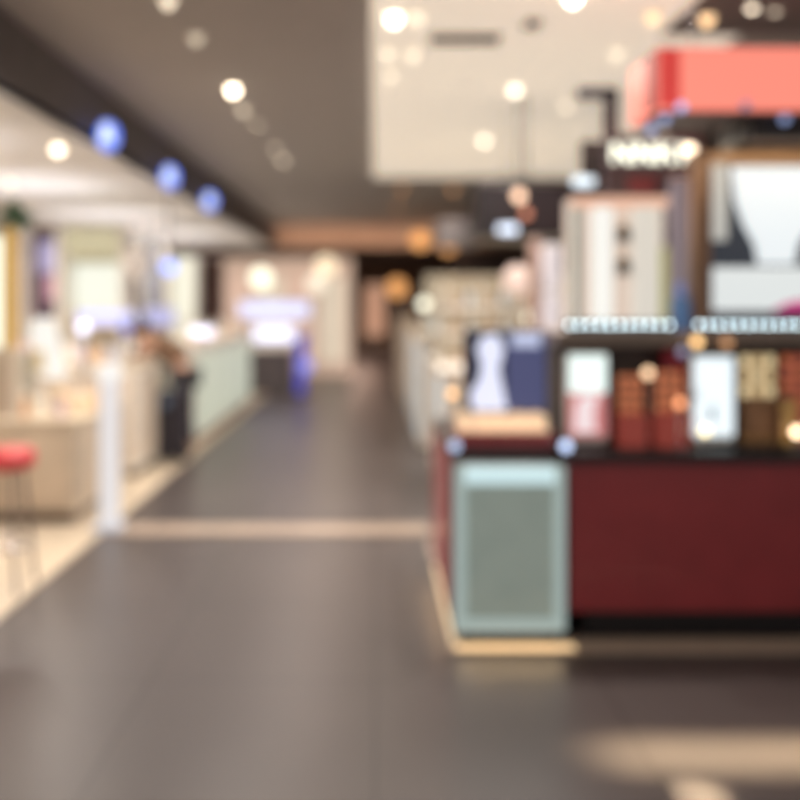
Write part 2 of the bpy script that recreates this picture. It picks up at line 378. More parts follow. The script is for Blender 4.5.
for k in range(9):
    x = X(744+k*9.5, 4.08)
    if first is None:
        first = thing('lipstick', 'small brown and gold lipstick tube lined up along the worktop edge', 'makeup', (x, 4.08, .845), 'lipsticks along the worktop edge')
        MB().cyl(x, 4.08, .846, .88, .009).build('tube', M_brown, first); MB().cyl(x, 4.08, .88, .91, .008).build('cap', M_brass, first)
    else: dup(first, (x, 4.08, .845))
t = thing('tester_drawer', 'gold toned tester stand before the coral striped palette', 'makeup display', (X(787, 4.14), 4.14, .845))
B(X(779, 4.14), X(796, 4.14), 4.12, 4.16, .846, Z(396, 4.14)).build('body', G1, t)
for k in range(3): B(X(780, 4.14), X(795, 4.14), 4.114, 4.12, .86+k*.07, .91+k*.07).build('drawer_front', E('gold_front', (206, 160, 90), .3), t)

# cream tower on the shelf
Y = 4.5; a, b = X(573, Y), X(667, Y); zt = Z(197, Y)
t = thing('display_tower', 'cream backlit display tower with two white columns on the taupe shelf', 'display', ((a+b)/2, Y, 1.375))
PB = E('peach_back', (226, 206, 190), .65); WC = E('white_col', (236, 236, 230), .85)
B(a, b, Y+.05, Y+.2, 1.376, zt).build('back_panel', PB, t)
B(a, b, Y-.02, Y+.05, zt-.05, zt).build('header', E('peach_header', (232, 184, 158), .75), t)
B(X(594, Y), X(612, Y), Y-.02, Y+.05, 1.377, zt-.05, bev=.008).build('column', WC, t)
B(X(634, Y), X(659, Y), Y-.02, Y+.05, 1.377, zt-.05, bev=.008).build('column', E('cream_col', (230, 224, 212), .65), t)
B(X(573, Y), X(580, Y), Y-.02, Y+.05, 1.377, zt-.05, bev=.003).build('side_panel', M_pale, t)
B(X(659, Y)+.002, b, Y-.02, Y+.05, 1.377, zt-.25, bev=.003).build('side_panel', E('olive_glow', (190, 186, 120), .5), t)
B(X(612, Y), X(634, Y), Y-.015, Y+.05, Z(243, Y), Z(243, Y)+.008, bev=.001).build('ledge', M_white, t)
B(X(612, Y), X(634, Y), Y-.015, Y+.05, Z(275, Y), Z(275, Y)+.008, bev=.001).build('ledge', M_white, t)
def bottle(x, y, z, h, r, label, m, cap, group=None, cat='bottle', name='perfume_bottle'):
    t = thing(name, label, cat, (x, y, z), group)
    MB().lathe(x, y, [(0, z), (r*.95, z), (r, z+h*.05), (r, z+h*.62), (r*.8, z+h*.7), (r*.4, z+h*.74), (r*.4, z+h*.76), (0, z+h*.76)], 20).build('body', m, t, smooth=True)
    MB().lathe(x, y, [(0, z+h*.761), (r*.5, z+h*.761), (r*.5, z+h*.98), (r*.42, z+h), (0, z+h)], 20).build('cap', cap, t)
    return t
bottle(X(624, Y), Y+.01, Z(243, Y)+.009, .095, .034, 'dark bottle on the upper ledge of the cream display tower', mat('dark_olive_glass', (60, 48, 34), .15), M_brass)
bottle(X(624, Y), Y+.01, Z(275, Y)+.009, .095, .034, 'dark bottle on the lower ledge of the cream display tower', mat('dark_olive_glass', (60, 48, 34), .15), M_brass)

# header board and sign letters
Y = 4.75
t = thing('header_board', 'dark header board under the canopy carrying glowing white letters', 'sign', (X(640, Y), Y, 1.376))
B(X(606, Y), X(702, Y), Y, Y+.05, Z(196, Y), Z(134, Y)).build('board', mat('dark_plum', (66, 52, 58), .5), t)
B(X(628, Y), X(656, Y), Y-.006, Y, Z(192, Y), Z(178, Y), bev=0).build('red_stripe', mat('dull_red', (120, 50, 56), .5), t)
for px in (612, 696): B(X(px, Y), X(px, Y)+.03, Y+.01, Y+.04, 1.376, Z(196, Y)).build('post', M_black, t)
def stroke(mb, ax, az, bx, bz, w, y0, y1):
    d = Vector((bx-ax, bz-az)); n = Vector((-d.y, d.x)).normalized()*w/2
    mb.prism_y([(ax+n.x, az+n.y), (bx+n.x, bz+n.y), (bx-n.x, bz-n.y), (ax-n.x, az-n.y)], y0, y1)
GL = {'N': [(0, 0, 0, 1), (0, 1, .8, 0), (.8, 0, .8, 1)], 'K': [(0, 0, 0, 1), (0, .45, .7, 1), (.25, .6, .75, 0)], 'I': [(0, 0, 0, 1)]}
lx = X(613, Y); lz = Z(163, Y); hh = .1
for i, ch in enumerate('NNKI'):
    g = MB()
    for s_ in GL[ch]:
        stroke(g, lx+s_[0]*hh, lz+s_[1]*hh, lx+s_[2]*hh, lz+s_[3]*hh, 0.013, Y-.03, Y-.001)
    g.build('letter', E('letter_glow', (240, 242, 222), 2.4), t); lx += hh*1.2 if ch != 'I' else .03
globe(690, 150, 4.6, 4, (255, 232, 200), 'warm lamp at the right end of the glowing letters', 1.375, .028)

# gantry behind
Y = 4.95
t = thing('gantry_frame', 'black metal gantry frame left of the coral canopy', 'frame', (X(612, Y), Y, 1.375))
B(X(603, Y), X(617, Y), Y-.03, Y-.001, 1.376, Z(90, Y)).build('post', M_black, t)
B(X(576, Y), X(618, Y), Y-.03, Y, Z(100, Y), Z(88, Y)).build('top_bar', M_black, t)
B(X(580, Y), X(604, Y), Y-.03, Y, Z(177, Y), Z(141, Y)).build('side_box', mat('black_brown', (34, 24, 22), .5), t)
B(X(602, Y), X(605, Y), Y-.02, Y-.002, Z(165, Y), Z(150, Y)).build('bracket', M_black, t)
# canopy
cx = 1.255
t = thing('canopy', 'glowing coral red box canopy above the kiosk light box', 'canopy', (cx+.9, 4.2, 2.36))
pts = []
R_ = .02
for k in range(7):
    a = math.pi + k*math.pi/12; pts.append((cx+R_+R_*math.cos(a), 4.0+R_+R_*math.sin(a)))
pts += [(KX1, 4.0), (KX1, 4.42), (cx, 4.42)]
MB().prism_z(pts, 2.375, 2.645).build('lit_shell', E('coral_glow', (250, 140, 122), .85), t)
B(cx-.006, cx-.001, 4.022, 4.15, 2.38, 2.64, bev=0).build('corner_strip', mat('seam_red', (150, 40, 44), .4), t)
B(cx+.006, cx+.1, 3.994, 3.999, 2.38, 2.64, bev=0).build('corner_strip', mat('corner_falloff_red', (205, 66, 62), .4, emit=.55, ergb=(238, 76, 72)), t)  # redder strip paints the falloff of the shell's inner light
B(1.7, KX1, 4.06, 4.42, 2.245, 2.374).build('black_soffit', M_black, t)
for px in (1.5, 2.6): MB().cyl(px, 4.25, 2.645, 3.149, .004).build('hanger_rod', M_chrome, t)
B(cx+.02, KX1, 4.05, 4.4, 2.36, 2.3745).build('lower_tray', M_dark, t)
for (px, py, s, lab) in ((680, 107, 2.0, 'right'), (663, 119, 1.4, 'middle'), (649, 130, 1.2, 'left')):
    pass
def pin(px, py, Y, s, label):
    x, z = X(px, Y), Z(py, Y); t = thing('canopy_spotlight', label, 'spotlight', (x, Y, z), 'bluish spotlights around the canopy edge')
    B(x-.012, x+.012, Y-.002, Y+.02, z-.02, min(z+.03, 2.359)).build('bracket', M_black, t)
    MB().sph(x, Y-.018, z, .02).build('bulb', E('violet_bulb_%s' % s, (150, 168, 215), s*.7), t, smooth=True)
pin(680, 108, 3.98, 2.6, 'bluish spotlight at the canopy corner, rightmost of three')
pin(664, 119, 4.12, 1.8, 'bluish spotlight at the canopy corner, middle of three')
pin(650, 130, 4.3, 1.8, 'bluish spotlight at the canopy corner, leftmost of three')
pin(783, 120, 4.035, 1.2, 'dim bluish spotlight on the black band at the right picture edge')
pin(744, 106, 3.98, .5, 'faint spotlight on the lower edge of the coral canopy')

# bronze light box
Y = 4.3; a = X(694, Y); z1 = Z(151, Y)
t = thing('framed_light_box', 'bronze framed light box with a white goblet shape on slate', 'light box', (2, Y, 1.375))
B(a, X(711, Y), Y, Y+.08, 1.376, z1).build('frame_post', M_bronze, t)
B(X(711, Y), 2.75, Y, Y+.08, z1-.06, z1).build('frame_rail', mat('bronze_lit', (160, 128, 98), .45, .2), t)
B(2.7, 2.75, Y, Y+.08, 1.376, z1-.06).build('frame_post', M_bronze, t)
B(X(711, Y), 2.7, Y+.03, Y+.08, 1.376, z1-.06).build('backing', E('slate', (72, 80, 94), .25), t)
B(X(714, Y), X(728, Y), Y+.005, Y+.03, Z(240, Y), Z(163, Y), bev=.006).build('silver_highlight', E('silver_highlight', (204, 204, 198), .6), t)  # highlight inside the frame, painted as a glowing strip
q = [(733, 166), (737, 200), (746, 225), (757, 245), (760, 264), (797, 264), (800, 245), (812, 225), (822, 200), (826, 166)]
MB().prism_y([(X(u, Y), Z(v, Y)) for u, v in q], Y+.018, Y+.03).build('goblet_shape', E('poster_white', (228, 236, 240), .8), t)
B(X(714, Y), 2.6, Y+.01, Y+.03, Z(311, Y), Z(267, Y), bev=.01).build('white_band', E('poster_white2', (224, 230, 230), .75), t)
MB().prism_y([(X(u, Y), Z(v, Y)) for u, v in [(772, 311), (790, 302), (840, 296), (840, 311)]], Y+.004, Y+.01).build('magenta_swoosh', E('magenta', (205, 50, 130), .7), t)
lamp(2.1, 3.97, 2.23, 1.6, (255, 222, 180), 1.2, 120, 'rail_fill', .03, (math.radians(62), 0, 0))  # unseen fill added to brighten the bronze rail
# silver column and blue bottle
Y = 4.6
t = thing('silver_column', 'narrow pinkish silver column between cream tower and bronze frame', 'column', (X(680, Y), Y, 1.375))
B(X(671, Y), X(690, Y), Y, Y+.06, 1.376, Z(180, Y), bev=.015).build('shaft', E('pink_silver', (176, 160, 166), .35), t); B(X(668, Y), X(693, Y), Y-.01, Y+.07, Z(180, Y), Z(176, Y)).build('cap', M_chrome, t)
bottle(X(680, 4.38), 4.38, 1.376, .23, .045, 'blue bottle on the taupe shelf beside the bronze frame', E('blue_glass', (96, 132, 178), .35), mat('blue_cap', (110, 130, 190), .3, emit=.4), None)

# ------------------------------------------------------------ SECOND KIOSK (right, behind)
t = thing('kiosk_counter', 'cream kiosk counter standing behind the red one with lit panels', 'counter', (.5, 7, 0))
B(.5, 2.8, 6.6, 8.2, .1, 1.0).build('body', M_beige, t); B(.55, 2.75, 6.65, 8.15, .0, .1).build('toe_kick', M_dark, t)
B(.485, .5, 6.65, 7.1, .12, .95).build('side_panel', E('bluish_white', (200, 216, 224), .6), t); B(.485, .5, 7.2, 7.7, .12, .95).build('side_panel', M_white, t)
B(.48, 2.82, 6.58, 8.22, 1.0, 1.03).build('top_board', M_white, t)
Y = 7.4
t = thing('gondola_shelf', 'cream lit shelf wall on the cream kiosk behind the poster stand', 'shelf', (1, Y, 1.03))
B(X(440, Y), X(532, Y), Y, Y+.3, 1.031, Z(276, Y)).build('back_panel', E('cream_back', (214, 192, 160), .35), t)
for z in (1.25, 1.47): B(X(440, Y), X(532, Y), Y-.12, Y, z, z+.02).build('shelf_board', M_white, t)
first = None
for j, z in enumerate((1.0315, 1.271, 1.491)):
    for k in range(8):
        x = X(446, Y)+k*.092
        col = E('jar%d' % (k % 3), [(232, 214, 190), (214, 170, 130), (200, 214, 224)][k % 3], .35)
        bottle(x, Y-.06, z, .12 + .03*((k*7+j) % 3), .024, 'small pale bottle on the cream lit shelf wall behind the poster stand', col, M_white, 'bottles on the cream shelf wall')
def bulb(px, py, Y, r, s, rgb, label, ztop=None, zbase=None, sx=1, cat='lamp', name='globe_lamp', group=None):
    x, z = X(px, Y), Z(py, Y); t = thing(name, label, cat, (x, Y, ztop if ztop else zbase if zbase else z), group)
    MB().sph(x, Y, z, r, sx).build('globe', E('globe_%s_%s' % (rgb, s), rgb, s), t, smooth=True)
    if ztop: MB().cyl(x, Y, z+r*.9, ztop, .008).build('cord', M_black, t)
    if zbase is not None: MB().cyl(x, Y, zbase, z-r*.9, .012).build('stem', M_chrome, t); 
    return t
# dark canopy over second kiosk
Y = 7.2
t = thing('canopy', 'black canopy hanging over the cream kiosk, dark band under the white ceiling', 'canopy', (1.4, Y, 1.85))
B(X(478, Y), X(580, Y)+.6, Y, Y+.7, Z(255, Y)+.15, Z(184, Y)).build('box', M_black, t)
B(X(440, Y), X(478, Y), Y+.2, Y+.6, Z(243, Y), Z(216, Y)).build('arm', M_dark, t)
for xx in (1.1, 1.9): MB().cyl(xx, Y+.35, Z(184, Y), 3.16, .004).build('hanger_rod', M_black, t)
def spotbar(px, py, Y, w, s, rgb, label, back):
    x, z = X(px, Y), Z(py, Y); t = thing('lit_sign', label, 'sign', (x, Y, z), None)
    B(x-w/2, x+w/2, Y, Y+.03, z-.03, z+.03, bev=.02).build('face', E('sb_%s_%s' % (rgb, s), rgb, s), t)
    B(x-w/2, x+w/2, Y+.03, Y+back, z-.035, z+.035).build('housing', M_black, t); return t
spotbar(508, 229, 7.0, .15, 2.2, (205, 218, 238), 'bluish white lit sign on the front of the black hanging canopy', .19)
spotbar(584, 181, 5.3, .13, 1.6, (205, 218, 228), 'bluish white lit sign left of the header board over the cream tower', .06)
t = thing('sign_post', 'thin black post holding the bluish sign beside the gantry', 'post', (X(584, 5.4), 5.4, 0))
B(X(584, 5.4)-.02, X(584, 5.4)+.02, 5.365, 5.4, 0, 2.3).build('pole', M_black, t); B(X(584, 5.4)-.1, X(584, 5.4)+.1, 5.3, 5.48, 0, .02).build('foot_plate', M_black, t)
bulb(519, 196, 7.1, .045, 3, (230, 190, 160), 'peach globe lamp hanging before the black canopy, upper one', ztop=3.16)
bulb(526, 214, 7.1, .035, 1.4, (220, 140, 110), 'copper globe lamp hanging before the black canopy, lower one', ztop=3.16)
bulb(517, 280, 6.8, .11, .75, (235, 205, 190), 'large peach round globe on a stem on the cream kiosk', zbase=1.03)
bulb(531, 318, 6.7, .045, 2.6, (225, 228, 205), 'small greenish white globe on a stem on the cream kiosk', zbase=1.03)
bulb(424, 304, 9.4, .055, 2.6, (225, 226, 205), 'greenish white globe on a stem on the pale counter farther back', zbase=1.2)
Y = 5.9
t = thing('lit_column', 'white glowing double panel column between the two kiosks', 'column', (X(552, Y), Y, 0))
B(X(543, Y), X(562, Y), Y, Y+.12, .05, 1.58, bev=.02).build('lower_panel', E('pinkish_white', (222, 212, 214), .6), t)
B(X(543, Y), X(562, Y), Y, Y+.12, 1.59, 1.9, bev=.03).build('upper_panel', E('pinkish_white', (222, 212, 214), .6), t)
B(X(531, Y), X(541, Y), Y+.02, Y+.12, .05, 1.94).build('side_post', mat('rosy_brown', (160, 134, 124), .5), t)
B(X(530, Y), X(566, Y), Y-.02, Y+.16, 0, .05).build('foot_plate', M_dark, t)
B(X(541, Y), X(543, Y), Y+.03, Y+.11, 1.5, 1.7).build('link', M_dark, t)

# third and fourth counters right
t = thing('display_counter', 'pale counter with bluish and cream side panels behind the cream kiosk', 'counter', (.5, 9, 0))
B(.46, 2.4, 9.2, 12.4, 0.05, 1.15).build('body', M_white, t); B(.5, 2.35, 9.25, 12.35, 0, .05).build('toe_kick', M_dark, t)
for k in range(5): B(.445, .46, 9.25+k*.62, 9.75+k*.62, .15, 1.1).build('side_panel', [E('bluish_white', (200, 216, 224), .6), M_beige, M_cream][k % 3], t)
B(.44, 2.42, 9.18, 12.42, 1.15, 1.2).build('top_board', M_cream, t)
t = thing('gondola_shelf', 'cream shelf wall on the farther pale counter right of the aisle', 'shelf', (1, 10, 1.2))
B(.6, 2.3, 10.6, 10.8, 1.201, 1.85).build('back_panel', E('cream_back2', (216, 200, 172), .35), t); B(.6, 2.3, 10.4, 10.6, 1.5, 1.53).build('shelf_board', M_white, t)
for k in range(9):
    bottle(.55+k*.09, 9.5+.1*(k % 2), 1.201, .16+.04*(k % 3), .028, 'small bottle standing in front on the farther pale counter right of the aisle', E('jarb%d' % (k % 3), [(225, 226, 210), (206, 220, 228), (224, 190, 160)][k % 3], .4), M_white, 'bottles on the farther pale counter')
t = thing('display_counter', 'far cream counter before the header wall on the right', 'counter', (.4, 15, 0))
B(.42, 1.6, 14, 17.5, 0, 1.25).build('body', M_beige, t); B(.4, 1.62, 13.98, 17.52, 1.25, 1.29).build('top_board', M_cream, t)
t = thing('storage_cabinet', 'brown wooden cabinet on the far cream counter', 'cabinet', (1, 16, 1.29)); B(.55, 1.4, 15.5, 16.5, 1.291, 1.75).build('body', M_brown, t); B(.6, .97, 15.48, 15.5, 1.33, 1.7).build('door', M_bronze, t); B(.99, 1.36, 15.48, 15.5, 1.33, 1.7).build('door', M_bronze, t)
bulb(420, 240, 17, .17, 1.0, AM, 'amber globe hanging in the distance, left of the hanging pair', ztop=3.2)
bulb(448, 245, 17, .16, .9, AM, 'amber globe hanging in the distance, right of the hanging pair', ztop=3.2)
bulb(397, 288, 18, .19, .85, AM, 'amber globe on the tall stem at the end of the aisle', zbase=0)

# ------------------------------------------------------------ FAR END
def panel_thing(px0, px1, py0, py1, Y, d, m, label, cat, name, foot=0., legm=None, group=None, trimm=None):
    a, b, zt, zb = X(px0, Y), X(px1, Y), Z(py0, Y), Z(py1, Y)
    t = thing(name, label, cat, ((a+b)/2, Y, foot), group)
    B(a, b, Y, Y+d, zb, zt, bev=.01).build('face', m, t)
    fr = MB(); e = .025
    fr.box(a-e, a, Y-.01, Y+d+.01, zb-e, zt+e); fr.box(b, b+e, Y-.01, Y+d+.01, zb-e, zt+e); fr.box(a, b, Y-.01, Y+d+.01, zt, zt+e); fr.box(a, b, Y-.01, Y+d+.01, zb-e, zb)
    fr.build('frame', trimm or M_white, t)
    if zb-e > foot+.01:
        for xx in (a+.02, b-.05): B(xx, xx+.03, Y+d*.3, Y+d*.3+.03, foot+.001, zb-e).build('leg', legm or M_chrome, t)
    return t
t = thing('storefront', 'peach lit shop front at the far left end of the aisle', 'shop front', (-2.5, 20, 0))
B(X(222, 19), X(352, 19), 19.0, 19.09, 0, Z(256, 19)).build('wall_panel', E('peach_shop', (214, 182, 160), .65), t)
B(X(222, 19), X(352, 19), 18.85, 19.0, Z(258, 19), Z(250, 19)).build('header', M_brown, t)
for k in range(4): B(X(226+k*31, 19), X(252+k*31, 19), 18.94, 19.0, .3, 2.1).build('display_window', E('shop_window%d' % (k % 2), [(226, 190, 168), (232, 214, 190)][k % 2], .7), t)
bulb(261, 278, 17.5, .2, 1.7, (250, 250, 225), 'white globe glowing before the peach shop front', zbase=0)
bulb(326, 266, 18, .2, 1.1, (255, 232, 195), 'cream globe glowing before the peach shop front, right one', zbase=0)
bulb(316, 284, 16.8, .17, .9, (250, 238, 215), 'pale globe lower and just left of the cream globe', zbase=0)
panel_thing(366, 384, 285, 335, 24, .1, E('peach_far', (222, 170, 140), .5), 'peach lit poster panel at the end of the aisle', 'poster', 'standing_poster')
t = thing('service_desk', 'far service desk under the big lavender screens', 'desk', (X(270, 15), 15, 0))
B(X(248, 15), X(290, 15), 15.1, 15.8, 0, Z(350, 15)).build('body', M_dark, t)
B(X(244, 15), X(294, 15), 15.05, 15.85, Z(350, 15), Z(350, 15)+.04).build('desk_top', M_white, t)
LV = E('lavender_lit', (230, 232, 255), 1.7)
panel_thing(240, 309, 302, 317, 15.4, .06, E('lavender_soft', (212, 216, 250), 1.31), 'wide lavender lit screen above the far service desk', 'screen', 'lit_screen', foot=Z(350, 15)+.04)
panel_thing(254, 294, 326, 341, 15.2, .06, LV, 'bright white lavender screen low on the far service desk', 'screen', 'lit_screen', foot=Z(350, 15)+.04)
BLU = E('deep_blue', (60, 70, 200), .6)
t = thing('blue_stand', 'deep blue floor stand right of the far service desk', 'stand', (X(302, 14.5), 14.5, 0))
B(X(296, 14.5), X(306, 14.5), 14.5, 14.6, .06, Z(335, 14.5), bev=.02).build('body', BLU, t); B(X(292, 14.5), X(310, 14.5), 14.4, 14.7, 0, .06).build('base', M_dark, t)
bulb(306, 366, 14.2, .1, 1., (130, 140, 235), 'lavender blue globe low in front of the deep blue stand', zbase=0)

# ------------------------------------------------------------ LEFT SHOPS
def counter(x0, x1, y0, y1, h, label, body, top, panels=None, name='display_counter', n=3):
    t = thing(name, label, 'counter', (x1, y0, .012))
    B(x0, x1, y0, y1, .1, h-.04).build('body', body, t); B(x0+.03, x1-.04, y0+.04, y1-.03, .0125, .1).build('toe_kick', M_taupe, t)
    B(x0-.02, x1+.02, y0-.02, y1+.02, h-.04, h).build('top_board', top, t)
    if panels:
        L = (y1-y0)/n
        for k in range(n): B(x1, x1+.012, y0+k*L+.05, y0+(k+1)*L-.05, .16, h-.1).build('side_panel', panels, t)
        B(x0+.05, x1-.05, y0-.012, y0, .16, h-.1).build('end_panel', panels, t)
    return t
warm = mat('warm_beige_panel', (206, 190, 170), .4)
counter(-3.3, -2.02, 6.1, 7.3, .72, 'low beige counter behind the red stool', M_beige, M_cream, warm, n=2)
counter(-3.3, -2.03, 7.7, 8.35, 1.0, 'pale cream counter between the white pillar and the leaning person', M_white, M_cream, mat('peach_panel', (214, 200, 184), .4), n=1)
counter(-3.3, -2.14, 8.4, 9.25, .93, 'cream counter the brown dressed person leans over', M_beige, M_white, None)
counter(-2.68, -1.86, 9.3, 13.4, 1.08, 'long greenish white counter beyond the leaning person', M_white, M_white, E('green_white', (222, 228, 208), .5), n=4)
counter(-4.2, -2.5, 4.4, 5.6, .85, 'beige counter at the left picture edge behind the stool', M_beige, M_cream, warm, n=2)
counter(-4.6, -2.45, 14.2, 17.8, 1.05, 'far cream counter near the header wall on the left', M_beige, M_white, M_pale, n=3)

Y = 6.0
t = thing('white_pillar', 'slim white glowing pillar at the aisle edge of the left shops', 'pillar', (X(109, Y), Y, .012))
B(X(101, Y), X(118, Y), Y-.06, Y+.06, .04, Z(380, Y), bev=.015).build('shaft', E('cool_pillar', (222, 220, 222), .72), t)
B(X(96, Y), X(122, Y), Y-.09, Y+.09, .0125, .04).build('foot_plate', E('cool_pillar2', (220, 222, 232), .5), t)
B(X(99, Y), X(120, Y), Y-.07, Y+.07, Z(380, Y), Z(380, Y)+.1, bev=.02).build('cap', E('cool_cap', (232, 232, 230), .8), t)

# red stool
x, Y = X(2, 4.75), 4.75
t = thing('bar_stool', 'stool with a round red padded seat and thin dark legs', 'stool', (x, Y, .012))
MB().lathe(x, Y, [(0, .64), (.15, .64), (.17, .66), (.17, .71), (.15, .735), (.08, .745), (0, .748)], 32).build('seat', mat('red_vinyl', (214, 70, 74), .35), t, smooth=True)
for k in range(4):
    a = math.pi/4+k*math.pi/2; MB().tube([(x+.11*math.cos(a), Y+.11*math.sin(a), .64), (x+.18*math.cos(a), Y+.18*math.sin(a), .013)], .011).build('leg', M_dark, t)
MB().tube([(x+.155*math.cos(2*math.pi*k/16), Y+.155*math.sin(2*math.pi*k/16), .24) for k in range(17)], .008).build('foot_ring', M_chrome, t)

# gold light column with a plant, left edge
Y = 5.2
t = thing('light_column', 'gold edged white light column at the left picture edge', 'light column', (X(2, Y), Y, .85))
B(X(-16, Y), X(13, Y), Y-.02, Y+.12, .851, Z(348, Y)).build('plinth', M_cream, t)
B(X(-14, Y), X(3, Y), Y, Y+.1, Z(348, Y)+.001, Z(236, Y)).build('lit_face', E('column_white', (244, 246, 226), 1.1), t)
B(X(3, Y), X(11, Y), Y-.01, Y+.11, Z(348, Y)+.001, Z(228, Y)).build('gold_edge', E('gold_edge', (220, 172, 84), .5), t)
t = thing('potted_plant', 'dark green leafy plant on top of the gold edged column', 'plant', (X(6, Y), Y+.05, Z(228, Y)))
zc = Z(228, Y); MB().lathe(X(6, Y), Y+.05, [(0, zc), (.03, zc), (.04, zc+.05), (0, zc+.05)]).build('pot', M_white, t)
lf = MB()
for k in range(46):
    a = random.uniform(0, 6.283); el = random.uniform(-.5, 1.2); L = random.uniform(.08, .17)
    q = bmesh.new(); vs = [q.verts.new(v) for v in ((0, 0, 0), (L*.5, .025, .01), (L, 0, -.01), (L*.5, -.025, .01))]; q.faces.new(vs)
    lf.add(q, Matrix.Translation((X(13, Y), Y+.05, zc+.05)) @ Matrix.Rotation(a, 4, 'Z') @ Matrix.Rotation(-el, 4, 'Y'))
lf.build('foliage', mat('leaf_green', (52, 104, 66), .5), t)

# wall display units in the left shops
def unit(px0, px1, Y, d, zt, label, back, base=.012, foot=None):
    a, b = X(px0, Y), X(px1, Y)
    t = thing('display_unit', label, 'display unit', ((a+b)/2, Y, base)); t['w'] = 0; del t['w']
    B(a, b, Y+.3, Y+.34, base+.001, zt).build('back_panel', back, t)
    for xx in (a, b-.03): B(xx, xx+.03, Y, Y+.3, base+.001, zt).build('side_panel', M_white, t)
    for k, z in enumerate((.5, .9, 1.24)): B(a+.03, b-.03, Y, Y+.3, z, z+.03).build('shelf_board', M_cream, t)
    return t, a, b
t, a, b = unit(20, 58, 9.8, .3, Z(226, 9.8), 'tall mauve display unit with lavender and pink posters, left of the white lit one', mat('plum_back', (92, 74, 90), .6))
B(X(30, 9.8), X(47, 9.8), 10.05, 10.09, Z(272, 9.8), Z(240, 9.8)).build('lavender_poster', E('lav_poster', (186, 178, 216), .6), t)
B(X(39, 9.8), X(51, 9.8), 10.0, 10.04, Z(300, 9.8), Z(275, 9.8)).build('pink_poster', E('pink_poster', (214, 160, 176), .6), t)
t, a, b = unit(63, 122, 9.9, .3, Z(226, 9.9), 'white lit display unit with a cream yellow header', mat('cream_board', (214, 204, 180), .6))
B(a+.03, b-.03, 9.88, 10.19, Z(254, 9.9), Z(228, 9.9)).build('header', E('header_cream', (212, 204, 168), .5), t)
B(a+.04, b-.04, 10.14, 10.19, Z(310, 9.9), Z(262, 9.9)).build('lit_back', E('greenish_white_lit', (230, 234, 222), .75), t)
t, a, b = unit(140, 164, 13.5, .3, Z(236, 13.5), 'slate blue display unit left of the narrow white lit one', mat('slate_board', (104, 110, 128), .6))
t, a, b = unit(166, 196, 13.6, .3, Z(255, 13.6), 'narrow white lit display unit near the brown curtain', E('white_lit_narrow', (222, 222, 206), .8))
t = thing('curtain', 'dark red brown curtain closing the far end of the left shops', 'curtain', (X(206, 14), 14, 0.012))
g = MB(); n = 40; a, b = X(196, 14), X(222, 14)
pts = [(a+(b-a)*k/n, 14+.03*math.sin(k*1.3)) for k in range(n+1)] + [(b-(b-a)*k/n, 14.02+.03*math.sin((n-k)*1.3)) for k in range(n+1)]
g.prism_z(pts, .0125, 2.2).build('drape', mat('red_brown_cloth', (96, 66, 62), .8), t)
MB().tube([(a-.05, 14.01, 2.22), (b+.05, 14.01, 2.22)], .015).build('rail', M_chrome, t)
for xx in (a-.04, b+.04): MB().tube([(xx, 14.01, .0125), (xx, 14.01, 2.22)], .012).build('post', M_chrome, t)
bulb(137, 264, 9.1, .15, .5, (222, 205, 190), 'large peach oval globe over the counters of the left shops', zbase=.93)
bulb(169, 267, 8.9, .07, 2.2, (130, 155, 240), 'blue round globe hanging from the soffit over the left shops', ztop=2.7)
# lavender canopies and white lamps
def lav(px0, px1, py0, py1, Y, base, rgb, s, label):
    a, b = X(px0, Y), X(px1, Y); t = thing('lit_canopy', label, 'light', ((a+b)/2, Y, base))
    B(a, b, Y, Y+.25, Z(py1, Y), Z(py0, Y), bev=.02).build('light_panel', E('lav_%s' % label[:8], rgb, s), t)
    for xx in (a+.02, b-.05): B(xx, xx+.03, Y+.1, Y+.13, base+.001, Z(py1, Y)).build('post', M_chrome, t)
lav(76, 128, 311, 326, 7.9, 1.0, (205, 208, 250), .85, 'pale lavender lit canopy on the pale cream counter')
lav(143, 170, 308, 326, 9.6, 1.08, (180, 182, 226), .7, 'dull lavender lit canopy at the near end of the long white counter')
B_ = None
t = thing('blue_lamp', 'deep blue glowing block at the end of the pale lavender canopy', 'lamp', (X(126, 7.7), 7.8, 1.0))
MB().cyl(X(125, 7.8), 7.82, 1.001, Z(334, 7.8), .008).build('stem', M_chrome, t); B(X(121, 7.8), X(129, 7.8), 7.78, 7.86, Z(334, 7.8), Z(322, 7.8)).build('block', E('deep_blue2', (120, 135, 225), .6), t); B(X(119, 7.8), X(131, 7.8), 7.76, 7.88, Z(322, 7.8), Z(320, 7.8)).build('lid', M_chrome, t)
def softbox(px, py, w, h, Y, base, s, label):
    x, z = X(px, Y), Z(py, Y); t = thing('lit_screen', label, 'screen', (x, Y, base))
    B(x-w/2, x+w/2, Y, Y+.04, z-h/2, z+h/2, bev=.01).build('lit_face', E('screen_%s' % s, (232, 232, 255), s), t)
    B(x-w/2-.01, x+w/2+.01, Y+.04, Y+.06, z-h/2-.01, z+h/2+.01).build('back_cover', M_white, t)
    B(x-.02, x+.02, Y+.045, Y+.06, base+.001, z-h/2-.01).build('stem', M_chrome, t)
softbox(82, 328, .07, .07, 6.9, .72, 2.6, 'small square white screen glaring on the low beige counter')
softbox(201, 332, .26, .08, 9.8, 1.08, 2.2, 'wide white glaring screen on the long greenish white counter')

